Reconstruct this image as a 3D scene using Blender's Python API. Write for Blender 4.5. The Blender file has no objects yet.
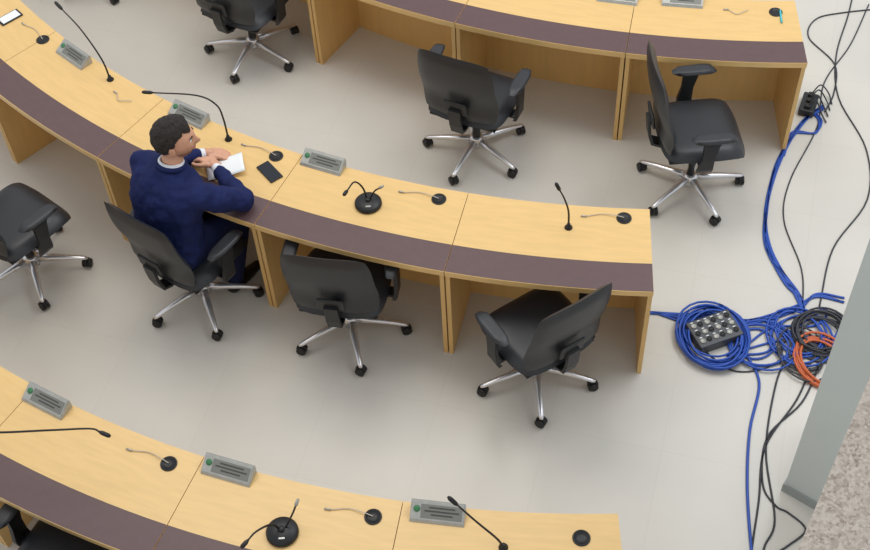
import bpy, bmesh, math, random
from mathutils import Vector, Matrix, noise
random.seed(4)
D=bpy.data; scene=bpy.context.scene
scene.view_settings.view_transform='Standard'
ROW={'mid':(1.809,10.062),'top':(2.802,11.699),'bot':(1.012,8.285)}
RK,RB,RF=5.498,5.878,6.065
def pol(row,a,r,z=0.0):
    a=math.radians(a);c=ROW[row]; return Vector((c[0]+r*math.cos(a),c[1]+r*math.sin(a),z))

# ------------------------------------------------------------- materials
def lin(c):
    return tuple(((x/255)/12.92 if x/255<=.04045 else ((x/255+.055)/1.055)**2.4) for x in c)+(1,)
def mat(name,col,rough=.5,metal=0,var=0.0,scale=8,stretch=(1,1,1),bump=0.0,bscale=80,col2=None,spec=None,coat=0):
    m=D.materials.new(name);m.use_nodes=True;nt=m.node_tree;b=nt.nodes["Principled BSDF"]
    b.inputs["Roughness"].default_value=rough;b.inputs["Metallic"].default_value=metal
    if spec is not None:b.inputs["Specular IOR Level"].default_value=spec
    if coat:b.inputs["Coat Weight"].default_value=coat
    c=lin(col);b.inputs["Base Color"].default_value=c
    tc=nt.nodes.new("ShaderNodeTexCoord");mp=nt.nodes.new("ShaderNodeMapping");mp.inputs["Scale"].default_value=stretch
    nt.links.new(tc.outputs["Object"],mp.inputs[0])
    if var>0 or col2:
        n=nt.nodes.new("ShaderNodeTexNoise");n.inputs["Scale"].default_value=scale;n.inputs["Detail"].default_value=5
        nt.links.new(mp.outputs[0],n.inputs["Vector"])
        r=nt.nodes.new("ShaderNodeValToRGB");r.color_ramp.elements[0].position=.3;r.color_ramp.elements[1].position=.7
        c2=lin(col2) if col2 else tuple(min(1,x*(1+var)) for x in c[:3])+(1,)
        c1=c if col2 else tuple(x*(1-var) for x in c[:3])+(1,)
        r.color_ramp.elements[0].color=c1;r.color_ramp.elements[1].color=c2
        nt.links.new(n.outputs[0],r.inputs[0]);nt.links.new(r.outputs[0],b.inputs["Base Color"])
    if bump>0:
        n2=nt.nodes.new("ShaderNodeTexNoise");n2.inputs["Scale"].default_value=bscale;n2.inputs["Detail"].default_value=3
        nt.links.new(tc.outputs["Object"],n2.inputs["Vector"])
        bp=nt.nodes.new("ShaderNodeBump");bp.inputs["Strength"].default_value=bump;bp.inputs["Distance"].default_value=.01
        nt.links.new(n2.outputs[0],bp.inputs["Height"]);nt.links.new(bp.outputs[0],b.inputs["Normal"])
    return m
WOOD=mat("maple_laminate",(224,187,124),.36,var=.05,scale=5,stretch=(1.2,9,3))
WOOD2=mat("maple_panel",(218,180,116),.45,var=.05,scale=5,stretch=(5,5,.8))
STRIP=mat("brown_leatherette",(94,71,72),.45,var=.05,scale=20,bump=.1,bscale=300)
LEATHER=mat("black_leather",(42,44,48),.42,bump=.12,bscale=160)
PLAST=mat("black_plastic",(32,33,36),.45)
CHROME=mat("chrome",(225,225,228),.28,.75)
RUBBER=mat("caster_black",(22,22,24),.5)
BLACK=mat("black_rubber",(20,20,22),.45)
SILVER=mat("brushed_silver",(176,176,170),.35,.5,var=.08,scale=30)
PLATE=mat("nameplate_face",(126,126,120),.4,.2)
BOXG=mat("grey_box_steel",(78,80,84),.4,.2)
DARKTXT=mat("engraved_dark",(70,70,66),.5)
GREEN=mat("green_emblem",(60,120,78),.5)
WHITE=mat("white_paper",(235,238,240),.6)
BLUE=mat("blue_cable_jacket",(34,78,172),.4)
ORANGE=mat("orange_cable_jacket",(198,100,58),.5)
CABBLK=mat("dark_cable_jacket",(52,53,60),.5)
GREYW=mat("grey_wire",(190,180,165),.4)
SUIT=mat("navy_suit",(24,34,80),.8,var=.15,scale=14,bump=.6,bscale=12,spec=.25)
TROUS=mat("navy_trousers",(19,27,62),.85,bump=.3,bscale=14,spec=.25)
SKIN=mat("skin",(208,156,128),.5,var=.05,scale=20)
HAIR=mat("dark_hair",(34,26,23),.6,var=.3,scale=60,bump=.9,bscale=160)
BEARD=mat("stubble",(150,108,88),.8,var=.25,scale=120)
LIP=mat("lips",(176,108,96),.5)
SHIRT=mat("white_shirt",(225,228,235),.7)
SHOE=mat("black_shoe",(20,18,18),.3)
EYEW=mat("eye_white",(230,228,222),.3)
SCREEN=mat("phone_glass",(30,34,42),.12)
COLM=mat("column_paint",(196,203,200),.6,var=.02,scale=3)
BASEM=mat("column_baseboard",(150,156,154),.5)
WALLM=mat("parapet_paint",(200,200,195),.6)

def floor_mat():
    m=D.materials.new("porcelain_floor");m.use_nodes=True;nt=m.node_tree;b=nt.nodes["Principled BSDF"]
    tc=nt.nodes.new("ShaderNodeTexCoord");mp=nt.nodes.new("ShaderNodeMapping");mp.inputs["Rotation"].default_value=(0,0,math.radians(18))
    nt.links.new(tc.outputs["Object"],mp.inputs[0])
    br=nt.nodes.new("ShaderNodeTexBrick");br.offset=0;br.inputs["Scale"].default_value=1
    br.inputs["Brick Width"].default_value=.62;br.inputs["Row Height"].default_value=.62;br.inputs["Mortar Size"].default_value=.002
    br.inputs["Mortar Smooth"].default_value=.3
    br.inputs["Color1"].default_value=lin((208,204,195));br.inputs["Color2"].default_value=lin((206,202,194));br.inputs["Mortar"].default_value=lin((200,196,187))
    nt.links.new(mp.outputs[0],br.inputs["Vector"])
    n=nt.nodes.new("ShaderNodeTexNoise");n.inputs["Scale"].default_value=1.3;n.inputs["Detail"].default_value=6
    nt.links.new(tc.outputs["Object"],n.inputs["Vector"])
    mr=nt.nodes.new("ShaderNodeMapRange");mr.inputs[1].default_value=.3;mr.inputs[2].default_value=.7;mr.inputs[3].default_value=.94;mr.inputs[4].default_value=1.04
    nt.links.new(n.outputs[0],mr.inputs[0])
    mx=nt.nodes.new("ShaderNodeVectorMath");mx.operation='SCALE'
    nt.links.new(br.outputs[0],mx.inputs[0]);nt.links.new(mr.outputs[0],mx.inputs["Scale"])
    nt.links.new(mx.outputs[0],b.inputs["Base Color"]);b.inputs["Roughness"].default_value=.3
    return m
def granite_mat():
    m=D.materials.new("granite");m.use_nodes=True;nt=m.node_tree;b=nt.nodes["Principled BSDF"]
    tc=nt.nodes.new("ShaderNodeTexCoord");v=nt.nodes.new("ShaderNodeTexVoronoi");v.inputs["Scale"].default_value=300
    nt.links.new(tc.outputs["Object"],v.inputs["Vector"])
    n=nt.nodes.new("ShaderNodeTexNoise");n.inputs["Scale"].default_value=90;n.inputs["Detail"].default_value=4
    nt.links.new(tc.outputs["Object"],n.inputs["Vector"])
    mx=nt.nodes.new("ShaderNodeMath");mx.operation='ADD'
    nt.links.new(v.outputs["Color"],mx.inputs[0]);nt.links.new(n.outputs[0],mx.inputs[1])
    r=nt.nodes.new("ShaderNodeValToRGB");e=r.color_ramp.elements
    e[0].position=.35;e[0].color=lin((140,126,115));e[1].position=1.0;e[1].color=lin((198,188,175))
    k=e.new(.65);k.color=lin((176,164,151))
    mm=nt.nodes.new("ShaderNodeMath");mm.operation='MULTIPLY';mm.inputs[1].default_value=.75
    nt.links.new(mx.outputs[0],mm.inputs[0]);nt.links.new(mm.outputs[0],r.inputs[0]);nt.links.new(r.outputs[0],b.inputs["Base Color"])
    b.inputs["Roughness"].default_value=.4
    return m
FLOOR=floor_mat();GRAN=granite_mat()

# ------------------------------------------------------------- mesh builder
class MB:
    def __init__(s): s.v=[];s.f=[];s.m=[];s.mats=[];s.sm=[]
    def mi(s,m):
        if m not in s.mats:s.mats.append(m)
        return s.mats.index(m)
    def add(s,vs,fs,m,smooth=True,M=None):
        o=len(s.v)
        for v in vs:
            v=Vector(v)
            if M:v=M@v
            s.v.append(v)
        k=s.mi(m)
        for f in fs:s.f.append([o+i for i in f]);s.m.append(k);s.sm.append(smooth)
    def obj(s,name,loc=(0,0,0),rotz=0,coll=True,parent=None):
        me=D.meshes.new(name);me.from_pydata([tuple(v) for v in s.v],[],s.f)
        for m in s.mats:me.materials.append(m)
        me.polygons.foreach_set("material_index",s.m);me.polygons.foreach_set("use_smooth",s.sm);me.update()
        o=D.objects.new(name,me);o.location=loc;o.rotation_euler=(0,0,rotz);scene.collection.objects.link(o)
        if parent:o.parent=parent
        return o
def bmadd(mb,bm,m,smooth,M):
    bm.verts.index_update()
    mb.add([v.co.copy() for v in bm.verts],[[v.index for v in f.verts] for f in bm.faces],m,smooth,M);bm.free()
def box(mb,c,size,m,bev=.004,M=None,rot=None,smooth=False,seg=2):
    bm=bmesh.new();bmesh.ops.create_cube(bm,size=1)
    for v in bm.verts:v.co=Vector((v.co.x*size[0],v.co.y*size[1],v.co.z*size[2]))
    if bev>0:bmesh.ops.bevel(bm,geom=bm.edges[:],offset=bev,segments=seg,affect='EDGES',profile=.5)
    T=Matrix.Translation(c)
    if rot is not None:T=T@rot
    if M is not None:T=M@T
    bmadd(mb,bm,m,smooth,T)
def cr(P,n=6):
    P=[Vector(p) for p in P]
    if len(P)<3:return P
    Q=[2*P[0]-P[1]]+P+[2*P[-1]-P[-2]];out=[]
    for i in range(1,len(Q)-2):
        for k in range(n):
            t=k/n;a,b,c,d=Q[i-1],Q[i],Q[i+1],Q[i+2]
            out.append(.5*((2*b)+(c-a)*t+(2*a-5*b+4*c-d)*t*t+(3*b-a-3*c+d)*t**3))
    out.append(P[-1]);return out
def tube(mb,P,r,m,seg=8,M=None,cap=True):
    P=[Vector(p) for p in P];n=len(P);rs=r if isinstance(r,(list,tuple)) else [r]*n
    T=[(P[min(i+1,n-1)]-P[max(i-1,0)]).normalized() for i in range(n)]
    up=Vector((0,0,1)) if abs(T[0].z)<.9 else Vector((1,0,0))
    x=T[0].cross(up).normalized();vs=[];fs=[]
    for i in range(n):
        x=(x-T[i]*x.dot(T[i])).normalized();y=T[i].cross(x)
        for k in range(seg):
            a=2*math.pi*k/seg;vs.append(P[i]+(x*math.cos(a)+y*math.sin(a))*rs[i])
    for i in range(n-1):
        for k in range(seg):
            a=i*seg+k;b=i*seg+(k+1)%seg;fs.append([a,b,b+seg,a+seg])
    if cap:
        fs.append(list(range(seg))[::-1]);fs.append([(n-1)*seg+k for k in range(seg)])
    mb.add(vs,fs,m,True,M)
def lathe(mb,prof,m,seg=24,M=None,smooth=True):
    vs=[];fs=[]
    for r,z in prof:
        for k in range(seg):
            a=2*math.pi*k/seg;vs.append((r*math.cos(a),r*math.sin(a),z))
    for i in range(len(prof)-1):
        for k in range(seg):
            a=i*seg+k;b=i*seg+(k+1)%seg;fs.append([a,b,b+seg,a+seg])
    fs.append(list(range(seg))[::-1]);fs.append([(len(prof)-1)*seg+k for k in range(seg)])
    mb.add(vs,fs,m,smooth,M)
def ellip(mb,c,r,m,M=None,seg=16,rings=10,rot=None):
    bm=bmesh.new();bmesh.ops.create_uvsphere(bm,u_segments=seg,v_segments=rings,radius=1)
    T=Matrix.Translation(c)@(rot if rot is not None else Matrix())@Matrix.Diagonal((r[0],r[1],r[2],1))
    if M is not None:T=M@T
    bmadd(mb,bm,m,True,T)
def pillow(mb,W,H,tf,tb,m,mback,fn,n=14,k=.30,M=None):
    def P(i,j,side):
        u=-1+2*i/n;v=-1+2*j/n
        x=u*math.sqrt(max(0,1-k*v**4/1.2))*W/2;h=v*math.sqrt(max(0,1-k*u**4/1.2))*H/2
        e=(max(0,1-abs(u)**5)*max(0,1-abs(v)**5))**.45
        t=tf*e if side else -tb*e
        return fn(x,h,t)
    for side,mm in((1,m),(0,mback)):
        vs=[P(i,j,side) for i in range(n+1) for j in range(n+1)];fs=[]
        for i in range(n):
            for j in range(n):
                a=i*(n+1)+j;q=[a,a+n+1,a+n+2,a+1];fs.append(q if side else q[::-1])
        mb.add(vs,fs,mm,True,M)

# ------------------------------------------------------------- room
def simple(name,fn):
    mb=MB();fn(mb);return mb.obj(name)
simple("floor",lambda mb:mb.add([(-9,-2,0),(9,-2,0),(9,14,0),(-9,14,0)],[[0,1,2,3]],FLOOR,False))
d1=Vector((.763,-.646,0));d2=Vector((.646,.763,0));p0=Vector((1.74,3.26,0))
def prism(mb,o,a,b,z0,z1,m):
    q=[o,o+a,o+a+b,o+b];vs=[Vector((p.x,p.y,z0)) for p in q]+[Vector((p.x,p.y,z1)) for p in q]
    mb.add(vs,[[3,2,1,0],[4,5,6,7],[0,1,5,4],[1,2,6,5],[2,3,7,6],[3,0,4,7]],m,False)
mb=MB();prism(mb,p0,d1*.6,d2*.5,0,7,COLM);prism(mb,p0-d1*.008-d2*.008,d1*.616,d2*.516,0,.07,BASEM);mb.obj("column")
e=Vector((.526,.850,0));nn=Vector((.850,-.526,0));g0=Vector((.37,.62,0))
mb=MB();prism(mb,g0-e*.9+nn*.0,e*1.7,nn*.42,4.76,4.79,GRAN)
prism(mb,g0-e*.9+nn*.03,e*1.68,nn*.36,0,4.76,WALLM);mb.obj("balcony_parapet")

# ------------------------------------------------------------- desks
def arc(mb,row,r0,r1,a0,a1,z0,z1,m,n=10):
    vs=[];fs=[]
    for i in range(n+1):
        a=a0+(a1-a0)*i/n
        vs+=[pol(row,a,r0,z0),pol(row,a,r1,z0),pol(row,a,r1,z1),pol(row,a,r0,z1)]
    for i in range(n):
        o=i*4
        for k in range(4):
            fs.append([o+k,o+(k+1)%4,o+4+(k+1)%4,o+4+k])
    fs.append([3,2,1,0]);fs.append([n*4+k for k in range(4)])
    mb.add(vs,fs,m,False)
def desk(row,a0,a1):
    K,B,F=RK,RB,RF
    g=math.degrees(.002/F);a0+=g;a1-=g
    mb=MB()
    arc(mb,row,K,F,a0,a1,.712,.75,WOOD)
    arc(mb,row,B,F-.003,a0+g*.3,a1-g*.3,.748,.7515,STRIP)
    w=math.degrees(.024/F)
    arc(mb,row,K+.05,F-.006,a0+g,a0+g+w,0,.712,WOOD2,1)
    arc(mb,row,K+.05,F-.006,a1-g-w,a1-g,0,.712,WOOD2,1)
    arc(mb,row,K+.09,K+.108,a0+g+w,a1-g-w,.0,.712,WOOD2)
    c=pol(row,(a0+a1)/2,(K+F)/2);mb.v=[v-c for v in mb.v]
    ang=math.radians((a0+a1)/2+90);R=Matrix.Rotation(-ang,4,'Z');mb.v=[R@v for v in mb.v]
    mb.obj("curved_conference_desk",c,ang)
for i in range(6):desk('mid',-96.55-10.33*(i+1),-96.55-10.33*i)
for i in range(6):desk('top',-94.95-10.12*(i+1),-94.95-10.12*i)
for i in range(5):desk('bot',-92.6-10.27*(i+1),-92.6-10.27*i)

# ------------------------------------------------------------- office chair (faces +Y)
def build_chair():
    mb=MB()
    lathe(mb,[(.02,.055),(.045,.06),(.05,.09),(.045,.125),(.03,.135)],CHROME)
    for k in range(5):
        a=k*math.radians(72);M=Matrix.Rotation(a,4,'Z')
        S=[(.03,.028,.024,.104),(.12,.023,.018,.100),(.22,.018,.014,.090),(.315,.015,.011,.076),(.334,.008,.006,.073)]
        vs=[];fs=[];n=10
        for r,w,hh,zc in S:
            for j in range(n):
                t=2*math.pi*j/n;vs.append((r,w*math.cos(t),zc+hh*math.sin(t)))
        for i in range(len(S)-1):
            for j in range(n):
                o=i*n;fs.append([o+j,o+(j+1)%n,o+n+(j+1)%n,o+n+j])
        fs.append(list(range(n))[::-1]);o=(len(S)-1)*n;fs.append([o+j for j in range(n)])
        mb.add(vs,fs,CHROME,True,M)
        tube(mb,[(.32,0,.045),(.32,0,.075)],.008,CHROME,8,M)
        cast=M@Matrix.Translation((.32,0,.029))@Matrix.Rotation(random.uniform(0,6),4,'Z')
        R=Matrix.Rotation(math.pi/2,4,'X')
        for sx in(-.017,.017):
            lathe(mb,[(.012,-.009),(.026,-.009),(.029,-.004),(.029,.004),(.026,.009),(.012,.009)],RUBBER,18,cast@Matrix.Translation((0,sx,0))@R)
        lathe(mb,[(.02,-.008),(.031,-.008),(.031,.008),(.02,.008)],RUBBER,14,cast@Matrix.Translation((0,0,.006))@R)
    lathe(mb,[(.027,.12),(.027,.25),(.024,.255)],PLAST,18)
    lathe(mb,[(.015,.25),(.015,.39)],CHROME,16)
    box(mb,(0,-.01,.385),(.17,.25,.05),PLAST,.012)
    tube(mb,[(.07,.02,.385),(.20,.03,.385),(.24,.03,.375)],.007,PLAST,8)
    box(mb,(0,0,.412),(.44,.42,.02),PLAST,.008)
    def sf(x,h,t):
        z=.43+t - .035*max(0,(h-.12)/.13)**2+.010*(x/.25)**2
        return (x,h+.01,z)
    pillow(mb,.51,.50,.065,.02,LEATHER,PLAST,sf,k=.28)
    rec=math.radians(8)
    def bf(x,h,t):
        hh=h+.27
        y=-.245-hh*math.sin(rec)+t+.38*(x*x)+.03*math.exp(-((hh-.14)/.12)**2)
        return (x*(1-.06*(h+.27)/.54+.02),y,.485+hh*math.cos(rec))
    pillow(mb,.495,.57,.038,.024,LEATHER,LEATHER,bf,k=.22)
    vs=[];fs=[]
    path=[(-.10,.385),(-.22,.375),(-.275,.40),(-.295,.47),(-.303,.54),(-.308,.60)]
    for i,(y,z) in enumerate(path):
        w=.038
        a=Vector((0,path[min(i+1,5)][0]-path[max(i-1,0)][0],path[min(i+1,5)][1]-path[max(i-1,0)][1])).normalized()
        nrm=Vector((0,-a.z,a.y))*.009
        for sx,sn in((-w,-1),(w,-1),(w,1),(-w,1)):vs.append(Vector((sx,y,z))+nrm*sn)
    for i in range(5):
        for j in range(4):o=i*4;fs.append([o+j,o+(j+1)%4,o+4+(j+1)%4,o+4+j])
    fs+=[[0,3,2,1],[20,21,22,23]];mb.add(vs,fs,PLAST,False)
    box(mb,(0,-.292,.61),(.15,.016,.10),PLAST,.007,rot=Matrix.Rotation(rec,4,'X'))
    for s in(-1,1):
        box(mb,(s*.245,-.01,.405),(.10,.07,.018),PLAST,.006)
        vs=[];fs=[];prof=[(.285,-.02,.40,.045),(.298,-.02,.43,.045),(.300,-.01,.52,.036),(.296,0.0,.62,.045),(.290,0.0,.652,.07)]
        for x,y,z,w in prof:
            for dx,dy in((-.011,-w),(.011,-w),(.011,w),(-.011,w)):vs.append((s*(x+dx),y+dy,z))
        for i in range(4):
            for j in range(4):
                o=i*4;q=[o+j,o+(j+1)%4,o+4+(j+1)%4,o+4+j];fs.append(q if s>0 else q[::-1])
        fs+=[[0,3,2,1],[16,17,18,19]];mb.add(vs,fs,PLAST,False)
        def af(x,h,t,s=s):return (s*.287+x,h+.015,.662+t-.012*max(0,(h-.06)/.07)**2)
        pillow(mb,.085,.27,.018,.014,LEATHER,PLAST,af,n=10,k=.6)
    return mb
cmb=build_chair()
chair_nb=0
for i,v in enumerate(cmb.v):
    if v.z>.1365:break
    chair_nb=i+1
def chair(x,y,face,baseang,up=0):
    mb=MB();mb.mats=cmb.mats;mb.f=cmb.f;mb.m=cmb.m;mb.sm=cmb.sm
    R=Matrix.Rotation(math.radians(baseang-(face-90)),4,'Z')
    mb.v=[(R@v if i<chair_nb else (v+Vector((0,0,up)) if v.z>.256 else v)) for i,v in enumerate(cmb.v)]
    return mb.obj("office_chair",(x,y,0),math.radians(face-90))
chair(.32,5.84,62,23,.03);chair(1.61,5.40,2,2,.06);chair(.53,4.07,120,53);chair(-.50,4.48,78,63)
chair(-1.37,4.78,52,71);chair(-1.15,6.92,58,31);chair(-2.42,5.08,48,0);chair(-1.82,2.93,62,20)
chair(-2.30,7.84,45,2)

# ------------------------------------------------------------- desk items
ZT=.7502
def tang(a):
    a=math.radians(a);return Vector((math.sin(a),-math.cos(a),0)),Vector((math.cos(a),math.sin(a),0))
def wire(P0,t,rd,L=.2):
    mb=MB()
    P=cr([Vector((0,0,.006)),t*L*.25+rd*-.01+Vector((0,0,.01)),t*L*.6+rd*-.02+Vector((0,0,.005)),t*L+Vector((0,0,.005))],5)
    tube(mb,P,.0024,GREYW,6)
    tube(mb,[P[-1],P[-1]+t*.03],.0045,SILVER,8)
    mb.obj("earphone_plug_wire",P0)
def grommet(row,a,r,w=True):
    mb=MB()
    lathe(mb,[(.036,0),(.041,.001),(.041,.004),(.034,.005),(.033,.002),(.01,.002)],BLACK,20)
    mb.obj("cable_grommet",pol(row,a,r,ZT))
    if w:
        t,rd=tang(a);wire(pol(row,a,r,ZT+.001),t,rd)
for row,a,r in[('mid',-137.8,5.60),('mid',-118.6,5.57),('mid',-108.4,5.58),('mid',-98.0,5.57),('bot',-114.6,5.59),('bot',-104.1,5.60),('bot',-94.4,5.62),('top',-96.3,5.61)]:
    grommet(row,a,r,not(row=='top' or a>-95))
for row,a,r in[('mid',-129.0,5.62),('top',-98.0,5.60),('top',-108.6,5.58)]:
    t,rd=tang(a);wire(pol(row,a,r,ZT+.001),t,rd*-2,.12)
def nameplate(row,a,r):
    mb=MB();L=.125
    pr=[(-.045,0),(.045,0),(.038,.012),(-.040,.058),(-.045,.055)]
    vs=[(-L,y,z) for y,z in pr]+[(L,y,z) for y,z in pr]
    fs=[list(range(5)),[9,8,7,6,5]]+[[i,i+5,(i+1)%5+5,(i+1)%5] for i in range(5)]
    mb.add(vs,[f[::-1] for f in fs],SILVER,False)
    A=Vector((0,.038,.012));Bv=Vector((0,-.040,.058));up=(Bv-A);l=up.length;up.normalize();nr=Vector((0,.046,.078)).normalized()
    F=Matrix(((1,0,0,0),(0,up.y,nr.y,0),(0,up.z,nr.z,0),(0,0,0,1)));F.translation=(A+Bv)/2
    box(mb,(0,0,.002),(.240,l*.94,.004),SILVER,.001,F)
    box(mb,(-.018,-.002,.0045),(.19,l*.70,.002),PLATE,.0005,F)
    lathe(mb,[(.003,.004),(.016,.004),(.015,.007),(.003,.007)],GREEN,16,F@Matrix.Translation((.096,.006,0)))
    for k,w in((.016,.12),(.000,.16),(-.016,.10)):
        box(mb,(-.02,k,.006),(w,.007,.001),DARKTXT,0,F)
    return mb.obj("desk_nameplate",pol(row,a,r,ZT),math.radians(a-90))
for row,a,r in[('mid',-134.9,5.57),('mid',-125.1,5.54),('mid',-115.7,5.53),('bot',-122.2,5.55),('bot',-111.6,5.54),('bot',-101.1,5.55),('top',-106.2,5.58),('top',-102.1,5.555)]:
    nameplate(row,a,r)
def mic(P,head=.055,base='flange',extra=None):
    mb=MB();o=Vector(P[0]);Q=[Vector(p)-o for p in P]
    C=cr(Q,8);tube(mb,C,[.006-.002*i/(len(C)-1) for i in range(len(C))],BLACK,8)
    t=(C[-1]-C[-2]).normalized()
    tube(mb,[C[-1]-t*.01,C[-1],C[-1]+t*.008,C[-1]+t*head*.8,C[-1]+t*head],[.004,.008,.0105,.0105,.006],BLACK,12)
    if base=='flange':
        lathe(mb,[(.022,0),(.022,.004),(.012,.012),(.010,.03),(.005,.032)],BLACK,18)
    if base=='round':
        lathe(mb,[(.070,0),(.075,.004),(.075,.016),(.066,.028),(.03,.034),(.01,.036)],BLACK,32)
        box(mb,(0,-.042,.028),(.03,.012,.01),SILVER,.003)
        lathe(mb,[(.016,.03),(.014,.045),(.006,.048)],BLACK,16)
    if extra:
        C=cr([Vector(p)-o for p in extra],8);tube(mb,C,.0045,BLACK,8)
        t=(C[-1]-C[-2]).normalized();tube(mb,[C[-1],C[-1]+t*.006,C[-1]+t*.035],[.006,.009,.007],SILVER,10)
    return mb.obj("gooseneck_microphone",o)
b=Vector((-1.877,5.899,ZT))
mic([b,b+Vector((-.02,.02,.15)),b+Vector((-.12,.13,.29)),(-2.10,6.12,1.13)])
mic([(-1.136,5.331,ZT),(-1.138,5.33,.92),(-1.16,5.33,1.03),(-1.26,5.35,1.09),(-1.51,5.385,1.10)])
mic([(.730,4.506,ZT),(.725,4.507,.88),(.70,4.51,.98),(.672,4.513,1.05)])
mic([(-2.28,3.42,ZT),(-2.24,3.36,.95),(-2.08,3.25,1.05),(-1.79,3.221,1.08),(-1.62,3.235,1.05),(-1.575,3.225,1.03)],head=.05)
mic([(.228,2.66,ZT),(.20,2.665,.83),(.11,2.70,.94),(.03,2.74,1.03)])
mic([(-.340,4.764,ZT),(-.36,4.80,.84),(-.40,4.77,.93),(-.44,4.69,.95)],head=.04,base='round',extra=[(-.33,4.77,ZT+.03),(-.30,4.775,.84),(-.27,4.76,.88)])
mic([(-.766,2.802,ZT),(-.80,2.80,.84),(-.86,2.74,.90),(-.90,2.695,.90)],head=.04,base='round',extra=[(-.75,2.81,ZT+.03),(-.71,2.84,.85),(-.69,2.86,.89)])
mb=MB();box(mb,(0,0,.0055),(.08,.155,.009),BLACK,.003);box(mb,(0,0,.0103),(.074,.145,.001),SCREEN,.0003)
mb.obj("smartphone",(-.89,5.05,ZT+.0),math.radians(35))
mb=MB();box(mb,(0,0,.0055),(.08,.15,.009),BLACK,.003);box(mb,(0,0,.0103),(.066,.125,.001),WHITE,.0003)
mb.obj("smartphone",(-2.58,6.53,ZT),math.radians(-50))
mb=MB();tube(mb,[(0,0,.006),(0,.10,.006),(.0,.12,.006)],[.006,.006,.004],mat("teal_pen",(70,190,200),.4),8)
mb.obj("highlighter_pen",(2.20,6.02,ZT),math.radians(-8))

# ------------------------------------------------------------- floor cables
def strand(mb,P,r,m,jit=.0,z=None,n=7):
    Q=[Vector((p[0]+random.uniform(-jit,jit),p[1]+random.uniform(-jit,jit),r+(p[2] if len(p)>2 else 0))) for p in P]
    tube(mb,cr(Q,n),r,m,6)
def coil(mb,c,rx,ry,loops,r,m,spread,rot=0):
    for k in range(loops):
        ph=random.uniform(0,6);s=1+random.uniform(-spread,spread);ox,oy=random.uniform(-.02,.02),random.uniform(-.02,.02)
        P=[]
        for i in range(28):
            a=ph+i/27*2*math.pi*1.02;w=1+.05*math.sin(2*a+k)
            x=rx*s*w*math.cos(a);y=ry*s*w*math.sin(a)
            P.append((c[0]+ox+x*math.cos(rot)-y*math.sin(rot),c[1]+oy+x*math.sin(rot)+y*math.cos(rot),r+(.004*k)%.05+.002))
        tube(mb,P,r,m,6)
mb=MB()
b1=[(2.60,6.02),(2.42,5.88),(2.20,5.54),(2.04,5.14),(2.00,4.87),(2.05,4.63),(2.10,4.48),(2.10,4.33)]
for k in range(5):strand(mb,b1,.0075,BLUE,.016)
for k in range(2):strand(mb,[(2.46,6.05),(2.55,5.92),(2.50,5.80),(2.36,5.80),(2.24,5.62)],.007,BLUE,.015)
for k in range(3):strand(mb,[(1.22,4.47),(1.45,4.41),(1.62,4.40),(1.78,4.34),(2.05,4.42),(2.2,4.50),(2.36,4.45)],.007,BLUE,.02)
strand(mb,[(1.25,4.44),(1.45,4.36),(1.55,4.46)],.007,BLUE,.01)
for k in range(3):strand(mb,[(1.6,4.10),(1.80,4.16),(1.95,4.25),(2.12,4.33),(2.28,4.36)],.007,BLUE,.05)
for k in range(3):strand(mb,[(1.68,4.30),(1.86,4.32),(2.0,4.26),(2.1,4.16),(2.24,4.20),(2.34,4.34)],.007,BLUE,.05)
strand(mb,[(1.72,4.12),(1.75,3.92),(1.64,3.63),(1.56,3.30),(1.51,2.95),(1.48,2.6)],.008,BLUE)
coil(mb,(1.55,4.24),.175,.195,13,.007,BLUE,.20)
coil(mb,(1.80,4.17),.15,.14,4,.007,BLUE,.28)
coil(mb,(2.03,4.22),.14,.17,4,.007,BLUE,.32)
mb.obj("blue_cable_coil")
mb=MB();coil(mb,(2.13,4.03),.13,.17,6,.008,ORANGE,.15,.3);mb.obj("orange_cable_coil")
mb=MB();coil(mb,(2.16,4.22),.14,.14,9,.0065,CABBLK,.28,.2);coil(mb,(2.02,4.10),.12,.15,5,.0055,CABBLK,.3)
strand(mb,[(3.3,6.95),(2.95,6.93),(2.75,6.88),(2.66,6.70),(2.77,6.42),(2.70,6.15),(2.60,5.98)],.005,CABBLK)
strand(mb,[(3.1,7.2),(2.98,6.9),(2.80,6.5),(2.72,6.1),(2.78,5.63),(2.68,5.21),(2.38,4.84),(2.20,4.42)],.005,CABBLK)
strand(mb,[(3.15,7.0),(2.92,6.6),(2.66,6.25),(2.52,5.85),(2.25,5.41),(2.14,5.09),(2.16,4.7),(2.10,4.40)],.0045,CABBLK)
strand(mb,[(1.95,4.1),(1.84,3.91),(1.70,3.50),(1.66,3.09),(1.57,2.93),(1.5,2.7)],.0055,CABBLK)
strand(mb,[(2.05,4.0),(1.93,3.80),(1.70,3.52),(1.60,3.2),(1.50,2.9),(1.42,2.6)],.0055,CABBLK)
strand(mb,[(2.1,4.0),(1.95,3.78),(1.72,3.58),(1.64,3.3),(1.68,3.17),(1.74,3.13),(1.80,3.02),(1.70,2.94),(1.58,2.88)],.0055,CABBLK,.005)
strand(mb,[(1.5,4.15),(1.62,4.02),(1.80,4.02),(1.98,4.12)],.005,CABBLK)
mb.obj("black_cable_tangle")
mb=MB()
box(mb,(0,0,.03),(.10,.18,.055),PLAST,.01)
for k in range(3):box(mb,(0.0,-.055+.055*k,.068),(.04,.035,.03),RUBBER,.008)
for k in range(4):tube(mb,cr([(0,-.055+.04*k,.07),(.04,-.04+.05*k,.12),(.10,-.06+.07*k,.03),(.14,-.1+.06*k,.008)],5),.005,CABBLK,6)
mb.obj("power_strip",(2.50,6.03,0),math.radians(-25))
mb=MB();box(mb,(0,0,.035),(.27,.19,.07),BOXG,.008)
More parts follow.
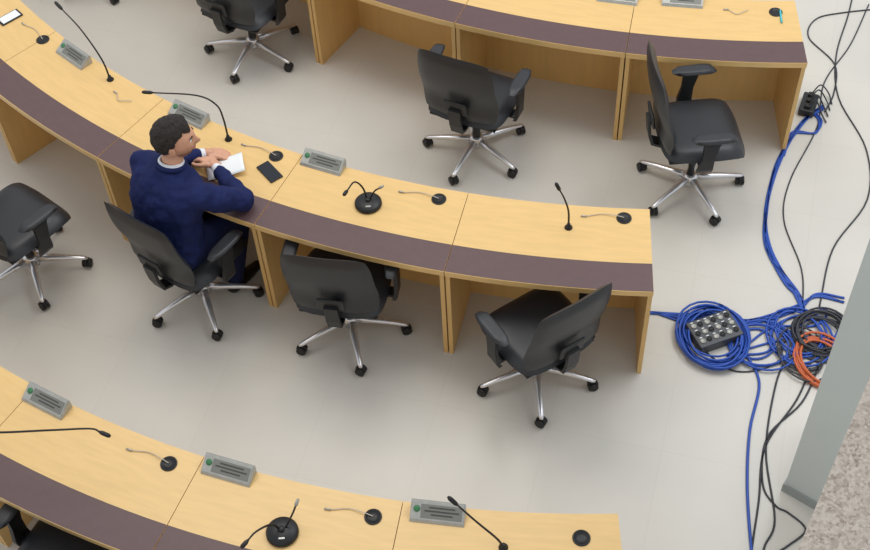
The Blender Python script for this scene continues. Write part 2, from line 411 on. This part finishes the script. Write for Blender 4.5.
for i in range(6):
    for j in range(3):
        Mx=Matrix.Translation((-.105+.042*i,-.055+.055*j,.07))
        lathe(mb,[(.015,0),(.016,.005),(.012,.006),(.011,.002),(.004,.002)],BLACK if (i+j)%2 else SILVER,12,Mx)
        box(mb,(-.105+.042*i,-.055+.055*j+.024,.071),(.016,.005,.002),WHITE,0)
mb.obj("audio_stage_box",(1.56,4.27,.0),math.radians(18))

# ------------------------------------------------------------- seated man
man=D.objects.new("seated_man",None);scene.collection.objects.link(man);man.location=(-1.37,4.78,0)
ORG=Vector(man.location)
def part(mb,name,vox=None,smooth=0,sub=0):
    mb.v=[v-ORG for v in mb.v]
    o=mb.obj(name,parent=man)
    if vox:
        r=o.modifiers.new("r",'REMESH');r.mode='VOXEL';r.voxel_size=vox;r.use_smooth_shade=True
    if smooth:
        s=o.modifiers.new("s",'SMOOTH');s.factor=.5;s.iterations=smooth
    return o
def caps(mb,P,R,m,seg=14):
    P=[Vector(p) for p in P]
    tube(mb,P,R,m,seg)
    for p,r in zip(P,R):ellip(mb,p,(r*.995,)*3,m,seg=14,rings=10)
phi=math.radians(50)
fw=Vector((math.cos(phi),math.sin(phi),0));rt=Vector((math.sin(phi),-math.cos(phi),0))
H=Vector((-1.465,4.725,0));Nk=Vector((-1.368,4.835,0))
def ring_loft(mb,rings,m,seg=28):
    vs=[];fs=[]
    for c,rx,ry in rings:
        for k in range(seg):
            a=2*math.pi*k/seg;ca,sa=math.cos(a),math.sin(a)
            x=rx*math.copysign(abs(ca)**.85,ca);y=ry*math.copysign(abs(sa)**.85,sa)
            vs.append(c+rt*x+fw*y)
    for i in range(len(rings)-1):
        for k in range(seg):
            a=i*seg+k;b=i*seg+(k+1)%seg;fs.append([a,b,b+seg,a+seg])
    fs.append(list(range(seg))[::-1]);fs.append([(len(rings)-1)*seg+k for k in range(seg)])
    mb.add(vs,fs,m,True)
def L(t,z,f=0):
    p=H.lerp(Nk,t);return Vector((p.x,p.y,z))+fw*f
suit=MB()
ring_loft(suit,[(L(0,.49,.02),.200,.165),(L(0.05,.58,.01),.205,.160),(L(.2,.68),.200,.150),(L(.4,.80,-.01),.205,.145),(L(.6,.90,-.018),.225,.145),(L(.8,.98,-.020),.232,.135),(L(.9,1.03,-.015),.21,.115),(L(.96,1.065,-.008),.14,.090),(L(1,1.095),.085,.072)],SUIT)
shR=L(.86,.985)+rt*.195;shL=L(.86,.985)-rt*.205
elR=Vector((-1.01,4.79,.815));wrR=Vector((-1.15,4.99,.84))
elL=Vector((-1.45,5.10,.815));wrL=Vector((-1.30,5.17,.80))
caps(suit,[shL,L(.93,1.015),shR],[.076,.085,.076],SUIT)
caps(suit,[shR,shR.lerp(elR,.5)+Vector((.005,-.005,-.01)),elR],[.080,.070,.060],SUIT)
caps(suit,[elR,elR.lerp(wrR,.4),wrR],[.060,.054,.040],SUIT)
caps(suit,[shL,shL.lerp(elL,.5),elL],[.080,.070,.060],SUIT)
caps(suit,[elL,elL.lerp(wrL,.4),wrL],[.060,.054,.040],SUIT)
so=part(suit,"suit_jacket",.010,7)
tx=D.textures.new("cloth_folds",'CLOUDS');tx.noise_scale=.08
dm=so.modifiers.new("folds",'DISPLACE');dm.texture=tx;dm.strength=.032;dm.mid_level=.45
leg=MB()
hpR=Vector((H.x,H.y,.55))+rt*.10;hpL=Vector((H.x,H.y,.55))-rt*.10
knR=hpR+fw*.41+rt*.05+Vector((0,0,.01));knL=hpL+fw*.42-rt*.03+Vector((0,0,.01))
anR=Vector((knR.x,knR.y,.10))-fw*.14;anL=Vector((knL.x,knL.y,.10))-fw*.06
caps(leg,[hpL,hpR],[.11,.11],TROUS)
for a,k,n in((hpR,knR,anR),(hpL,knL,anL)):
    caps(leg,[a,a.lerp(k,.5),k],[.10,.088,.068],TROUS)
    caps(leg,[k,k.lerp(n,.35),n],[.068,.063,.05],TROUS)
part(leg,"trousers",.012,4)
sh=MB()
for n in(anR,anL):
    caps(sh,[Vector((n.x,n.y,.05))-fw*.03,Vector((n.x,n.y,.045))+fw*.08,Vector((n.x,n.y,.035))+fw*.18],[.045,.042,.030],SHOE)
part(sh,"shoes",.008,3)
HC=Vector((-1.318,4.868,1.245));hy=math.radians(0);hp=math.radians(1)
HM=Matrix.Translation(HC)@Matrix.Rotation(hy,4,'Z')@Matrix.Rotation(hp,4,'Y')@Matrix.Scale(1.08,4)
def g(a,s):return math.exp(-(a/s)**2)
def headpt(dx,dy,dz,off=0):
    x=.100*dx;y=.078*dy;z=.120*dz
    low=max(0,-dz)
    y*=1-.30*low**1.5
    if dx>0:x*=1-.05*low
    else:x*=1-.28*low**1.2
    if dx>0:
        f=dx
        x+=f*(.026*g(dy,.13)*g(dz+.16,.16)+.010*g(dy,.10)*g(dz-.02,.14))
        x+=f*.006*g(dy,.5)*g(dz-.26,.12)
        x-=f*.010*(g(dy-.36,.16)+g(dy+.36,.16))*g(dz-.08,.12)
        x+=f*.008*g(dy,.22)*g(dz+.50,.09)
        x+=f*.012*g(dy,.25)*g(dz+.82,.16)
        y*=1+.04*g(dz+.15,.2)*g(abs(dy)-.7,.3)
    v=Vector((x,y,z));n=Vector((dx/.1,dy/.078,dz/.12)).normalized()
    return v+n*off
def headmesh(mb,m,offf=None,U=80,V=56):
    vs=[];dr=[]
    for j in range(V+1):
        th=math.pi*j/V
        for i in range(U):
            a=2*math.pi*i/U;d=(math.sin(th)*math.cos(a),math.sin(th)*math.sin(a),math.cos(th))
            o=offf(*d) if offf else 0
            dr.append(o);vs.append(headpt(*d,off=(o if o is not None else 0)))
    fs=[]
    for j in range(V):
        for i in range(U):
            q=[j*U+i,(j+1)*U+i,(j+1)*U+(i+1)%U,j*U+(i+1)%U]
            if all(dr[k] is not None for k in q):fs.append(q)
    mb.add(vs,fs,m,True,HM)
hd=MB();headmesh(hd,SKIN)
for s in(-1,1):
    E=Matrix.Translation((-.008,s*.082,-.008))@Matrix.Rotation(s*.45,4,'Z')
    ellip(hd,(0,0,0),(.022,.010,.034),SKIN,HM@E);ellip(hd,(-.004,s*.006,.008),(.014,.006,.020),SKIN,HM@E)
    ellip(hd,(.079,s*.029,.011),(.012,.013,.010),EYEW,HM);ellip(hd,(.0885,s*.029,.010),(.004,.006,.006),HAIR,HM)
    tube(hd,[Vector((.093,s*.012,.030)),Vector((.094,s*.028,.034)),Vector((.084,s*.046,.029))],[.003,.004,.002],HAIR,6,HM)
ellip(hd,(.0885,0,-.056),(.008,.019,.004),LIP,HM);ellip(hd,(.087,0,-.063),(.008,.017,.0045),LIP,HM)
part(hd,"head")
hr=MB()
def hairoff(dx,dy,dz):
    if dx>.55:line=.55+.08*math.sin(7*dy)
    elif dx>.25:line=.55-(.55-dx)*.6
    elif dx>.02:line=.37-(.25-dx)*1.9
    else:line=-.067-(.02-dx)*.75
    line=max(line,-.60)
    dd=dz-line
    if dd<-.03:return None
    t=min(1,(dd+.03)/.35)
    nz=noise.noise(Vector((dx*7,dy*7,dz*3)))
    return .001+.014*t**.7*(1+.5*nz)+.010*g(dy-.15,.5)*g(dx-.45,.35)*max(0,dz)
headmesh(hr,HAIR,hairoff);part(hr,"hair")
bd=MB()
def beardoff(dx,dy,dz):
    # jaw-line stubble that narrows towards the ear
    if dx<.08 or dz>-.30-.15*min(1,dx*1.2) or abs(dy)<.22 and -.60<dz<-.44:return None
    return .0012
headmesh(bd,BEARD,beardoff);part(bd,"beard")
nk=MB();caps(nk,[Vector((-1.362,4.832,1.06)),Vector((-1.338,4.852,1.17))],[.060,.056],SKIN);part(nk,"neck")
co=MB()
def torus(mb,c,R,r,m,tilt,seg=28):
    P=[]
    for i in range(seg+1):
        a=2*math.pi*i/seg;P.append(Vector(c)+tilt@Vector((R*math.cos(a),R*math.sin(a),0)))
    tube(mb,P,r,m,8,cap=False)
TI=Matrix.Rotation(phi,3,'Z')@Matrix.Rotation(math.radians(18),3,'Y')
torus(co,(-1.358,4.838,1.108),.063,.008,SHIRT,TI);torus(co,(-1.358,4.838,1.116),.060,.006,SHIRT,TI)
part(co,"shirt_collar")
lp=MB()
torus(lp,(-1.360,4.835,1.098),.074,.013,SUIT,TI);part(lp,"jacket_collar")
cu=MB()
for e_,w_ in((elR,wrR),(elL,wrL)):
    d=(w_-e_).normalized();caps(cu,[w_+d*.012,w_+d*.034],[.033,.031],SHIRT)
part(cu,"shirt_cuffs")
def hand(wr,fdir,side,down,name,curl=.5):
    f=fdir.normalized();n=(down-f*down.dot(f)).normalized();s=n.cross(f)*side
    mb=MB()
    caps(mb,[wr,wr+f*.03],[.026,.027],SKIN,10)
    for k in range(4):
        x=(-.030+.020*k);b0=wr+f*.03+s*x*.7;b1=wr+f*(.092-.004*abs(k-1))+s*x
        caps(mb,[b0,b1],[.015,.0115],SKIN,10)
        Ls=[(.042,.026,.020),(.046,.030,.021),(.043,.028,.020),(.034,.021,.018)][k]
        p=b1;ang=.15;P=[p]
        for l in Ls:
            ang+=curl*.55;p=p+(f*math.cos(ang)+n*math.sin(ang))*l;P.append(p)
        caps(mb,P,[.0105,.0095,.0088,.0075],SKIN,10)
    t0=wr+f*.035-s*.028;t1=t0+f*.030-s*.028+n*.012;t2=t1+f*.030-s*.008+n*.012;t3=t2+f*.024+n*.006+s*.002
    caps(mb,[t0,t1,t2,t3],[.016,.0125,.011,.009],SKIN,10)
    part(mb,name,.004,2)
dR=(wrR-elR).normalized();dL=(wrL-elL).normalized()
hand(wrR+dR*.050,(dR+Vector((-.25,.1,-.12))),1,Vector((-.3,-.2,-1)),"right_hand",.6)
hand(wrL+dL*.050,(dL+Vector((.2,-.45,-.05))),-1,Vector((0,0,-1)),"left_hand",.5)
mb=MB();vs=[];fs=[];nx,ny=12,8
for i in range(nx+1):
    for j in range(ny+1):
        x=-.105+.21*i/nx;y=-.075+.15*j/ny
        vs.append((x,y,.012+.025*(i/nx)**2+.006*math.sin(4*j/ny)))
for i in range(nx):
    for j in range(ny):
        a=i*(ny+1)+j;fs.append([a,a+ny+1,a+ny+2,a+1])
mb.add(vs,fs,WHITE,True)
o=mb.obj("paper_sheet",(-1.14,5.10,ZT),math.radians(10));so=o.modifiers.new("s",'SOLIDIFY');so.thickness=.0008

# ------------------------------------------------------------- light
w=D.worlds.new("World");scene.world=w;w.use_nodes=True;bg=w.node_tree.nodes["Background"]
bg.inputs[0].default_value=(.94,.965,1,1);bg.inputs[1].default_value=.76
def area(loc,size,e,col,rot=(0,0,0)):  # area lamp added for soft light from above, not a ceiling fixture
    l=D.lights.new("overhead_fill_light",'AREA');l.shape='RECTANGLE';l.size,l.size_y=size;l.energy=e;l.color=col
    o=D.objects.new("overhead_fill_light",l);o.location=loc;o.rotation_euler=rot;scene.collection.objects.link(o)
area((-1.5,7.0,8.5),(5,3),240,(1,.95,.87))
area((4.5,6.0,8),(3,5),250,(.92,.96,1),(0,math.radians(20),0))

# ------------------------------------------------------------- camera
cam=D.cameras.new("camera");cam.sensor_width=36;cam.lens=1303.18/870*36;cam.clip_start=.05
co_=D.objects.new("camera",cam);scene.collection.objects.link(co_)
th=math.radians(51.547);ro=math.radians(-3.641);c,s=math.cos(ro),math.sin(ro)
R0=Vector((1,0,0));U0=Vector((0,math.sin(th),math.cos(th)));F0=Vector((0,math.cos(th),-math.sin(th)))
right=c*R0+s*U0;up=-s*R0+c*U0;back=-F0
M=Matrix((( right.x,up.x,back.x,0),(right.y,up.y,back.y,0),(right.z,up.z,back.z,6.0902),(0,0,0,1)))
co_.matrix_world=M;scene.camera=co_
